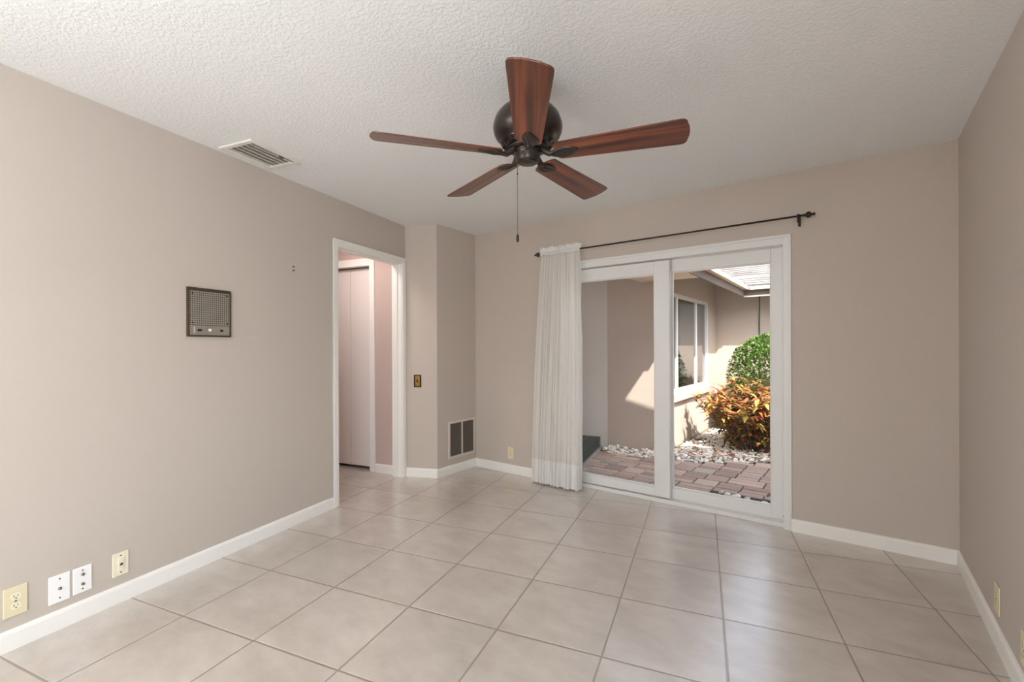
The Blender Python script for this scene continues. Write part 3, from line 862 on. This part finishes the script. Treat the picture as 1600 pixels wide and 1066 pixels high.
# ------------------------------------------------------------------ return air grille
gr = empty('air_grille', (CB.x, 3.349, 0.330), PI / 2, 'square return air grille with two dark panels low on corner wall', 'air grille')
w, h, f = 0.196, 0.186, 0.026
boxes('frame', [(-w, -w + f, -0.012, -0.0005, -h, h), (w - f, w, -0.012, -0.0005, -h, h), (-w + f, w - f, -0.012, -0.0005, h - f, h), (-w + f, w - f, -0.012, -0.0005, -h, -h + f), (-0.008, 0.008, -0.012, -0.0005, -h + f, h - f)], M['grille_paint'], gr, bevel=0.003)
for x0, x1 in ((-w + f, -0.008), (0.008, w - f)):
    bm = bmesh.new()
    box(bm, x0, x1, -0.002, -0.0006, -h + f, h - f, 0)
    n = 26
    for k in range(n):
        z = -h + f + (k + 0.5) * (2 * h - 2 * f) / n
        v = [bm.verts.new(p) for p in ((x0, -0.003, z + 0.004), (x1, -0.003, z + 0.004), (x1, -0.009, z - 0.003), (x0, -0.009, z - 0.003), (x0, -0.003, z + 0.005), (x1, -0.003, z + 0.005), (x1, -0.009, z - 0.002), (x0, -0.009, z - 0.002))]
        for q in ((0, 1, 2, 3), (7, 6, 5, 4), (3, 2, 6, 7), (0, 4, 5, 1)): bm.faces.new([v[i] for i in q]).material_index = 1
    make('louver_panel', bm, [M['dark_void'], M['grille_screen']], gr)
for x in (-0.10, 0.10): screw(gr, x, h - f / 2, -0.012)

# ================================================================== outside
GZ = -0.10
RX = -1.95                                      # wing wall with the window
YN, YF = 5.69, 8.62                             # near and far stucco walls
EX = -1.42                                      # eave edge of the wing
boxes('ground', [(-9, 9, YB + 0.15, 15, GZ - 0.1, GZ - 0.035)], M['soil'], kind='structure')
boxes('wall_house_outside', [(-6, X0, YB + 0.15, YB + 0.2, GZ - 0.1, 3.34), (X1, 5, YB + 0.15, YB + 0.2, GZ - 0.1, 3.34), (X0, X1, YB + 0.15, YB + 0.2, ZT, 3.34), (X0, X1, YB + 0.145, YB + 0.2, GZ - 0.1, -0.021)], M['stucco'], kind='structure')
# near stucco wall and the wing wall with its window opening
WY0, WY1, WZ0, WZ1 = 6.02, 8.03, 0.60, 1.965
boxes('wall_wing_end', [(-2.66, RX, YN, YN + 0.2, GZ - 0.1, 2.4)], M['stucco'], kind='structure')
boxes('wall_wing_side', [(RX - 0.2, RX, YN + 0.2, WY0, GZ - 0.1, 2.42), (RX - 0.2, RX, WY1, YF, GZ - 0.1, 2.42), (RX - 0.2, RX, WY0, WY1, GZ - 0.1, WZ0), (RX - 0.2, RX, WY0, WY1, WZ1, 2.42)], M['stucco'], kind='structure')
boxes('wall_far', [(RX - 0.2, 5.0, YF, YF + 0.2, GZ - 0.1, 2.42)], M['stucco'], kind='structure')
boxes('trim_4', [(RX, RX + 0.05, WY0 - 0.08, WY1 + 0.08, WZ0 - 0.115, WZ0 - 0.012)], M['stucco'], kind='structure', bevel=0.006)
# smooth entry wall on the left, in line with the tile grid
e0 = Vector((-2.62, 5.70)); e1 = e0 - U * 2.2
bm = bmesh.new(); prism(bm, [(e0.x, e0.y), (e1.x, e1.y), (e1.x, e1.y + 0.2), (e0.x, e0.y + 0.2)], GZ - 0.1, 2.5)
make('wall_entry', bm, M['smooth_entry'], kind='structure')
# window in the wing wall
wn = empty('window_2', (RX, WY0, WZ0), PI / 2, kind='structure')     # local x = +Y, local y = -X
WW, WH = WY1 - WY0, WZ1 - WZ0
f = 0.045
boxes('frame', [(0, f, -0.012, 0.07, 0, WH), (WW - f, WW, -0.012, 0.07, 0, WH), (f, WW - f, -0.012, 0.07, 0, f), (f, WW - f, -0.012, 0.07, WH - f, WH),
                (0.40, 0.475, 0.012, 0.05, f, WH - f), (1.375, 1.445, 0.012, 0.05, f, WH - f)], M['vinyl'], wn, bevel=0.003)
boxes('sill', [(-0.03, WW + 0.03, -0.035, 0.0, -0.012, 0.02)], M['vinyl'], wn, bevel=0.004)
for x0, x1 in ((f, 0.40), (0.475, 1.375), (1.445, WW - f)):
    boxes('glass_pane', [(x0 - 0.004, x1 + 0.004, 0.028, 0.034, f - 0.004, WH - f + 0.004)], M['window_glass'], wn)
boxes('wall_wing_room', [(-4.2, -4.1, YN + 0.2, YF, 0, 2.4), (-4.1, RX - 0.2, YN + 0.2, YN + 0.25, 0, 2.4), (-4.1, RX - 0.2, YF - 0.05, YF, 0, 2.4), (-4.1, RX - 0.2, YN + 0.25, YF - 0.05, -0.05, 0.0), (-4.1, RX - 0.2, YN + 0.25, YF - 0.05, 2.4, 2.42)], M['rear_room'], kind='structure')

# roofs: shingles in overlapping courses, fascia boards, drip edges, soffits
def shingles(name, origin, along, up, length, run, course=0.14, valley=False):
    bm = bmesh.new()
    a = Vector(along); u = Vector(up).normalized(); nrm = a.cross(u).normalized()
    if nrm.z < 0: nrm = -nrm
    rnd = random.Random(4)
    k = 0
    o = Vector(origin)
    while k * course < run:
        lo_ = -k * course * u.y * 0.98 if valley else 0.0
        s = lo_ - rnd.random() * 0.3
        while s < length:
            wd_ = rnd.choice((0.22, 0.3, 0.36))
            s0, s1 = max(lo_, s), min(length, s + wd_)
            if s1 > s0 + 0.01:
                p = [o + a * s0 + u * (k * course), o + a * s1 + u * (k * course), o + a * s1 + u * ((k + 1) * course + 0.02), o + a * s0 + u * ((k + 1) * course + 0.02)]
                lo = [q + nrm * 0.001 for q in p]
                hi = [p[0] + nrm * 0.020, p[1] + nrm * 0.020, p[2] + nrm * 0.005, p[3] + nrm * 0.005]
                v = [bm.verts.new(q) for q in lo + hi]
                for q in ((3, 2, 1, 0), (4, 5, 6, 7), (0, 1, 5, 4), (1, 2, 6, 5), (2, 3, 7, 6), (3, 0, 4, 7)): bm.faces.new([v[i] for i in q])
            s += wd_ + 0.004
        k += 1
    return make(name, bm, M['shingle'], kind='structure')
SL = 0.40
shingles('roof_far', (EX, 8.20, 2.215), (1, 0, 0), (0, 1, SL), 7.5, 4.2, valley=True)
shingles('roof_wing', (EX, 5.16, 2.225), (0, 1, 0), (-1, 0, SL), 5.6, 2.4)
bm = bmesh.new()                                 # roof decks, also the sloping soffits
def slab(bm, p, t):
    a = [bm.verts.new(q) for q in p]; b = [bm.verts.new((q[0], q[1], q[2] - t)) for q in p]
    k = len(p)
    bm.faces.new(a); bm.faces.new(b[::-1])
    for i in range(k): bm.faces.new((a[i], b[i], b[(i + 1) % k], a[(i + 1) % k]))
slab(bm, [(EX, 5.16, 2.222), (EX, 8.6, 2.222), (EX - 2.4, 11.0, 2.222 + 2.4 * SL), (EX - 2.4, 5.16, 2.222 + 2.4 * SL)], 0.05)
slab(bm, [(EX, 8.20, 2.212), (6, 8.20, 2.212), (6, 12.2, 2.212 + 4.0 * SL), (EX - 4.0, 12.2, 2.212 + 4.0 * SL)], 0.05)
make('roof_deck', bm, M['fascia'], kind='structure')
boxes('trim_5', [(EX - 0.02, EX, 5.16, 8.22, 2.045, 2.19), (EX, 6, 8.20, 8.22, 2.045, 2.19)], M['fascia'], kind='structure')
boxes('trim_6', [(EX, EX + 0.07, 5.16, 8.20, 2.150, 2.156), (EX + 0.064, EX + 0.07, 5.16, 8.13, 2.156, 2.204), (EX + 0.07, 6, 8.13, 8.20, 2.146, 2.152), (EX + 0.07, 6, 8.13, 8.136, 2.152, 2.200)], M['drip'], kind='structure')
boxes('trim_7', [(EX, 6, 8.185, 8.20, 2.036, 2.056)], M['drip'], kind='structure')
boxes('trim_8', [(EX + 0.055, EX + 0.105, 8.095, 8.14, 2.142, 2.206)], M['asphalt_metal'], kind='structure', bevel=0.004)
boxes('soffit', [(-2.175, EX - 0.02, 5.06, YN, 2.062, 2.10), (-5.5, -2.176, 5.06, YN + 0.05, 2.36, 2.40)], M['soffit'], kind='structure')  # second box: unseen overhang added to keep sun off the near wall
# unseen roof over this house; eave outline shaped to cast the courtyard shadows
boxes('roof_house', [(-8, 5.5, -6, YB + 0.2, 3.34, 3.40)], M['fascia'], kind='structure')
bm = bmesh.new()
prism(bm, [(-6, YB + 0.2), (5.5, YB + 0.2), (5.5, 4.90), (0.90, 4.57), (0.03, 4.36), (-0.32, 4.06), (-0.80, 4.12), (-0.74, 4.47), (-0.76, 4.75), (-6, 4.75)], 3.34, 3.40)
make('roof_shadow_eave', bm, M['fascia'], kind='structure')

boxes('wall_sky_block', [(2.7, 2.9, 5.6, YF, GZ - 0.1, 2.9)], M['stucco'], kind='structure')  # unseen wall added to block sky light from the far court
# cable down the far wall
bm = bmesh.new(); tube(bm, [(-1.256, YF - 0.012, 2.30), (-1.256, YF - 0.012, 1.9), (-1.262, YF - 0.012, 1.6), (-1.255, YF - 0.012, 1.3), (-1.258, YF - 0.012, -0.1)], 0.009, 8)
tag(make('wall_cable', bm, M['cable']), 'dark cable running down the shaded far stucco wall above the hedge', 'cable')

# entry step with slate planks, set along the tile direction
se = U.dot(Vector((-2.659, 5.464)))
stp = empty('entry_step', L2(se, 4.9) + (GZ,), ANG, 'dark slate entry step with pale joints outside the left glass panel', 'step')
# local x runs along U, local y along V
boxes('riser', [(-1.4, -0.012, -0.06, 1.03, 0.0, 0.140)], M['slate'], stp, bevel=0.004)
bm = bmesh.new()
for k in range(6):
    x1 = -k * 0.155; box(bm, x1 - 0.147, x1, -0.06, 1.03, 0.140, 0.157)
make('tread', bm, M['slate'], stp, bevel=0.002)
boxes('joint', [(-k * 0.155 - 0.155, -k * 0.155 - 0.147, -0.06, 1.03, 0.140, 0.154) for k in range(5)], M['slate_joint'], stp)
boxes('edge_band', [(-0.35, 0.004, 1.03, 1.05, 0.0, 0.159)], M['green_edge'], stp)
boxes('kerb', [(-0.012, 0.018, -0.7, 1.03, 0.0, 0.022)], M['slate_joint'], stp)

# paver path
def front_edge(x):                               # where the pavers meet the chips
    if x < -1.8: return 5.34
    return 5.34 + (x + 1.8) ** 1.5 * 0.62
bm = bmesh.new()
rnd = random.Random(11)
cw, rh = 0.212, 0.106
def pv(x0, x1, y0, y1):
    g = 0.0055
    cx_, cy_ = (x0 + x1) / 2, (y0 + y1) / 2
    if cy_ > front_edge(cx_) + 0.03 or cx_ > 3 or (cx_ > -0.98 and cy_ < 4.50): return
    if U.dot(Vector((cx_, cy_))) < se - 0.1: return
    dz = rnd.uniform(-0.003, 0.003)
    a = [bm.verts.new(p) for p in ((x0 + g, y0 + g, GZ - 0.04), (x1 - g, y0 + g, GZ - 0.04), (x1 - g, y1 - g, GZ - 0.04), (x0 + g, y1 - g, GZ - 0.04))]
    b = [bm.verts.new(p) for p in ((x0 + g, y0 + g, GZ - 0.006 + dz), (x1 - g, y0 + g, GZ - 0.006 + dz), (x1 - g, y1 - g, GZ - 0.006 + dz), (x0 + g, y1 - g, GZ - 0.006 + dz))]
    q = 0.006
    c = [bm.verts.new(p) for p in ((x0 + g + q, y0 + g + q, GZ + dz), (x1 - g - q, y0 + g + q, GZ + dz), (x1 - g - q, y1 - g - q, GZ + dz), (x0 + g + q, y1 - g - q, GZ + dz))]
    for i in range(4):
        j = (i + 1) % 4
        bm.faces.new((a[i], a[j], b[j], b[i])); bm.faces.new((b[i], b[j], c[j], c[i]))
    bm.faces.new(c)
for j in range(13):                              # double rows: squares next to pairs of bricks, shifted each row
    y0 = YB + 0.2 + j * 2 * rh
    x = -3.6 + (0, 0.16, 0.30, 0.10)[j % 4]
    while x < 3.2:
        k = rnd.random()
        if k < 0.45:
            pv(x, x + cw, y0, y0 + rh); pv(x, x + cw, y0 + rh, y0 + 2 * rh); x += cw
        elif k < 0.75:
            pv(x, x + cw, y0, y0 + 2 * rh); x += cw
        else:
            pv(x, x + 1.5 * cw, y0, y0 + rh); pv(x, x + 1.5 * cw, y0 + rh, y0 + 2 * rh); x += 1.5 * cw
make('paving', bm, M['paver'], kind='structure')
bm = bmesh.new()
prism(bm, [(-3.2, YB + 0.2), (3.2, YB + 0.2), (3.2, 7.0), (0.5, 7.0), (-0.2, 6.6), (-0.9, 5.9), (-1.8, 5.36), (-3.2, 5.36)], GZ - 0.036, GZ - 0.012)
make('paving_bed', bm, M['sand'], kind='structure')

# marble chips
def chip_mesh(seed):
    rnd = random.Random(seed)
    bm = bmesh.new()
    bmesh.ops.create_icosphere(bm, subdivisions=2, radius=1.0)
    off = Vector((rnd.uniform(-9, 9), rnd.uniform(-9, 9), rnd.uniform(-9, 9)))
    cuts = [(Vector((rnd.uniform(-1, 1), rnd.uniform(-1, 1), rnd.uniform(-1, 1))).normalized(), rnd.uniform(0.55, 0.85)) for _ in range(6)]
    for v in bm.verts:
        v.co *= 1 + 0.22 * noise.noise(v.co * 1.3 + off)
        for nn, d in cuts:
            k = v.co.dot(nn) - d
            if k > 0: v.co -= nn * k * 0.9
        v.co.z *= 0.72
    me = bpy.data.meshes.new('marble_chip')
    bm.to_mesh(me); bm.free()
    return me
CH = [chip_mesh(s) for s in range(8)]
for i, me in enumerate(CH): me.materials.append(M['chip'] if i % 3 else M['chip_b'])
def chip(x, y, s, label, group, z=GZ):
    o = bpy.data.objects.new('marble_chip', rnd.choice(CH))
    C.objects.link(o)
    sc = s * rnd.uniform(0.8, 1.2)
    o.scale = (sc * rnd.uniform(0.85, 1.3), sc * rnd.uniform(0.8, 1.15), sc)
    o.rotation_euler = (rnd.uniform(-0.4, 0.4), rnd.uniform(-0.4, 0.4), rnd.uniform(0, 6.28))
    o.location = (x, y, z + sc * 0.55)
    tag(o, label, 'stone', group)
rnd = random.Random(5)
LW_ = ('white marble chip in the row along the foot of the shaded stucco wall', 'marble chips along the stucco wall')
n = 0
for k in range(100):
    x = -2.60 + 0.78 * rnd.random(); y = 5.36 + 0.29 * rnd.random()
    if U.dot(Vector((x, y))) < se + 0.03: continue
    chip(x, y, rnd.uniform(0.020, 0.031), *LW_, z=GZ - 0.03 + 0.025 * (y - 5.36) / 0.29 + (0.02 if k > 55 else 0))
LF = ('white marble chip in the strip right outside the sliding door', 'marble chips outside the door')
for k in range(60):
    x = -1.0 + 0.85 * rnd.random(); y = 4.30 + 0.19 * rnd.random()
    if x < -0.9 and y < 4.38: continue
    chip(x, y, rnd.uniform(0.017, 0.026), *LF, z=GZ - 0.03 + (0.015 if k > 26 else 0))
LB = ('white marble chip in the bed in front of the croton shrub', 'marble chips around the croton')
k = 0
while k < 140:
    x = -1.86 + 1.7 * rnd.random(); y = front_edge(x) + 0.03 + 0.75 * rnd.random() ** 1.3
    if y > 7.2: continue
    chip(x, y, rnd.uniform(0.019, 0.030), *LB, z=GZ - 0.03 + (0.018 if k > 90 else 0)); k += 1
# the rest of the bed, small chips nobody could count
bm = bmesh.new()
for k in range(3600):
    x = -1.88 + 2.5 * rnd.random(); y = front_edge(max(x, -1.8)) + 0.02 + 2.6 * rnd.random()
    if y > YF - 0.05 or (x > -2.3 and y < 5.0): continue
    s = rnd.uniform(0.014, 0.024)
    m4 = Matrix.Translation((x, y, GZ - 0.03 + s * 0.5)) @ Matrix.Rotation(rnd.uniform(0, 6.28), 4, 'Z') @ Matrix.Rotation(rnd.uniform(-0.5, 0.5), 4, 'X') @ Matrix.Diagonal((s * 1.2, s, s * 0.75, 1))
    bmesh.ops.create_icosphere(bm, subdivisions=1, radius=1.0, matrix=m4)
for k in range(420):
    x, y = (-1.05 + 2.6 * rnd.random(), YB + 0.24 + 0.68 * rnd.random())
    s = rnd.uniform(0.014, 0.026)
    m4 = Matrix.Translation((x, y, GZ - 0.03 + s * 0.5)) @ Matrix.Rotation(rnd.uniform(0, 6.28), 4, 'Z') @ Matrix.Diagonal((s * 1.2, s, s * 0.75, 1))
    bmesh.ops.create_icosphere(bm, subdivisions=1, radius=1.0, matrix=m4)
for k in range(260):
    x, y = (-2.58 + 0.72 * rnd.random(), 5.36 + 0.31 * rnd.random())
    s = rnd.uniform(0.014, 0.026)
    m4 = Matrix.Translation((x, y, GZ - 0.035 + s * 0.5)) @ Matrix.Rotation(rnd.uniform(0, 6.28), 4, 'Z') @ Matrix.Diagonal((s * 1.2, s, s * 0.75, 1))
    bmesh.ops.create_icosphere(bm, subdivisions=1, radius=1.0, matrix=m4)
tag(make('chip_bed', bm, M['chip']), 'fine white marble gravel filling the planting beds outside', 'gravel', kind='stuff')

# leaves
def add_leaf(bm, base, d, up, L, w, mi, curl=0.25, seg=4):
    d = d.normalized(); side = d.cross(up)
    if side.length < 1e-3: side = d.orthogonal()
    side.normalize(); nrm = side.cross(d).normalized()
    prev = None
    for i in range(seg + 1):
        t = i / seg
        c = base + d * (L * t) - nrm * (curl * L * t * t)
        ww = w * (math.sin(PI * (0.06 + 0.90 * t ** 0.85)))
        fold = nrm * ww * 0.28
        row = (bm.verts.new(c - side * ww + fold), bm.verts.new(c), bm.verts.new(c + side * ww + fold))
        if prev:
            for a in (0, 1):
                f = bm.faces.new((prev[a], prev[a + 1], row[a + 1], row[a])); f.material_index = mi; f.smooth = True
        prev = row

def fallen(x, y, m, label, group=None, L=0.10):
    bm = bmesh.new()
    a = rnd.uniform(0, 6.28)
    add_leaf(bm, Vector((0, 0, 0)), Vector((math.cos(a), math.sin(a), rnd.uniform(-0.05, 0.25))), Vector((0, 0, 1)), L, L * 0.24, 0, rnd.uniform(-0.4, 0.4))
    o = make('fallen_leaf', bm, m, recalc=False); o.location = (x, y, GZ + 0.03)
    tag(o, label, 'leaf', group)
k = 0
while k < 46:
    x = -1.75 + 1.35 * rnd.random(); y = front_edge(x) + 0.10 + 0.55 * rnd.random()
    fallen(x, y, rnd.choice((M['dry_leaf'], M['dry_leaf'], M['dry_leaf_b'], M['leaf_red'])), 'dry brown leaf fallen on the marble chips in front of the croton', 'fallen croton leaves', rnd.uniform(0.08, 0.13)); k += 1
fallen(-0.60, 4.47, M['leaf_red'], 'single dark red leaf standing on the chips right outside the door', None, 0.07)

def croton(loc, R, H, seed, label):
    rnd = random.Random(seed)
    root = empty('croton_shrub', loc, 0, label, 'shrub')
    bs = bmesh.new(); bl = bmesh.new()
    for s in range(84):
        a = rnd.uniform(0, 2 * PI); rr = math.sqrt(rnd.random()) * R * 0.95
        b0 = Vector((0.35 * rr * math.cos(a), 0.35 * rr * math.sin(a), -0.02))
        tipz = H * (1.0 - 0.38 * (rr / R) ** 3) * rnd.uniform(0.62, 1.0)
        tip = Vector((rr * math.cos(a), 0.74 * rr * math.sin(a), tipz))
        mid = b0.lerp(tip, 0.5) + Vector((0, 0, 0.05))
        tube(bs, [b0, mid, tip], [0.008, 0.006, 0.004], 6)
        hue = rnd.random()
        for k in range(rnd.randint(26, 34)):
            t = 1 - 0.86 * rnd.random() ** 1.15
            p = (b0.lerp(mid, t * 2) if t < 0.5 else mid.lerp(tip, t * 2 - 1))
            az = rnd.uniform(0, 2 * PI)
            el = rnd.uniform(-0.2, 0.9) * (0.5 + 0.5 * t)
            d = Vector((math.cos(az) * math.cos(el), math.sin(az) * math.cos(el), math.sin(el)))
            top = (p.z / H)
            q = rnd.random()
            if top > 0.55: mi = 0 if q < 0.24 else 1 if q < 0.42 else 2 if q < 0.58 else 3 if q < 0.74 else 7 if q < 0.88 else 6 if q < 0.94 else 4
            else: mi = 0 if q < 0.14 else 1 if q < 0.22 else 2 if q < 0.32 else 3 if q < 0.46 else 4 if q < 0.60 else 5 if q < 0.72 else 6 if q < 0.88 else 7
            if hue > 0.6 and q > 0.5: mi = 3 if q < 0.75 else 2
            add_leaf(bl, p, d, Vector((0, 0, 1)), rnd.uniform(0.09, 0.16), rnd.uniform(0.018, 0.030), mi, rnd.uniform(0.1, 0.6))
    make('stems', bs, M['stem'], root)
    make('foliage', bl, CROTON, root, recalc=False)
    return root
croton((-1.04, 6.74, GZ), 0.82, 0.90, 3, 'croton shrub with orange, yellow and red leaves in the chip bed')

def hedge(loc, rx, ry, H, seed, label):
    rnd = random.Random(seed)
    root = empty('green_shrub', loc, 0, label, 'shrub')
    bs = bmesh.new(); bl = bmesh.new()
    for s in range(14):
        a = rnd.uniform(0, 2 * PI)
        tube(bs, [(0.05 * math.cos(a), 0.05 * math.sin(a), -0.02), (0.2 * rx * math.cos(a), 0.2 * ry * math.sin(a), H * 0.4), (0.75 * rx * math.cos(a), 0.75 * ry * math.sin(a), H * rnd.uniform(0.5, 0.85))], [0.014, 0.010, 0.004], 6)
    cz = H * 0.55
    for k in range(8500):
        v = Vector((rnd.gauss(0, 1), rnd.gauss(0, 1), rnd.gauss(0, 1))).normalized()
        r = 1 - 0.45 * rnd.random() ** 2.2
        lump = 1 + 0.10 * noise.noise(v * 3.1 + Vector((seed, 0, 0)))
        p = Vector((v.x * rx * r * lump, v.y * ry * r * lump, cz + v.z * (H - cz if v.z > 0 else cz * 0.98) * r * lump))
        d = (v + Vector((rnd.uniform(-1, 1), rnd.uniform(-1, 1), rnd.uniform(-0.4, 1))) * 0.8).normalized()
        q = rnd.random()
        add_leaf(bl, p, d, Vector((rnd.uniform(-.5, .5), rnd.uniform(-.5, .5), 1)), rnd.uniform(0.036, 0.062), rnd.uniform(0.012, 0.019), 0 if q < 0.34 else 1 if q < 0.68 else 2 if q < 0.86 else 3, 0.2, 3)
    make('stems', bs, M['stem'], root)
    make('foliage', bl, HEDGE, root, recalc=False)
    return root
hedge((-1.02, 8.02, GZ), 0.60, 0.46, 1.50, 8, 'rounded bright green shrub by the far stucco wall behind the croton')
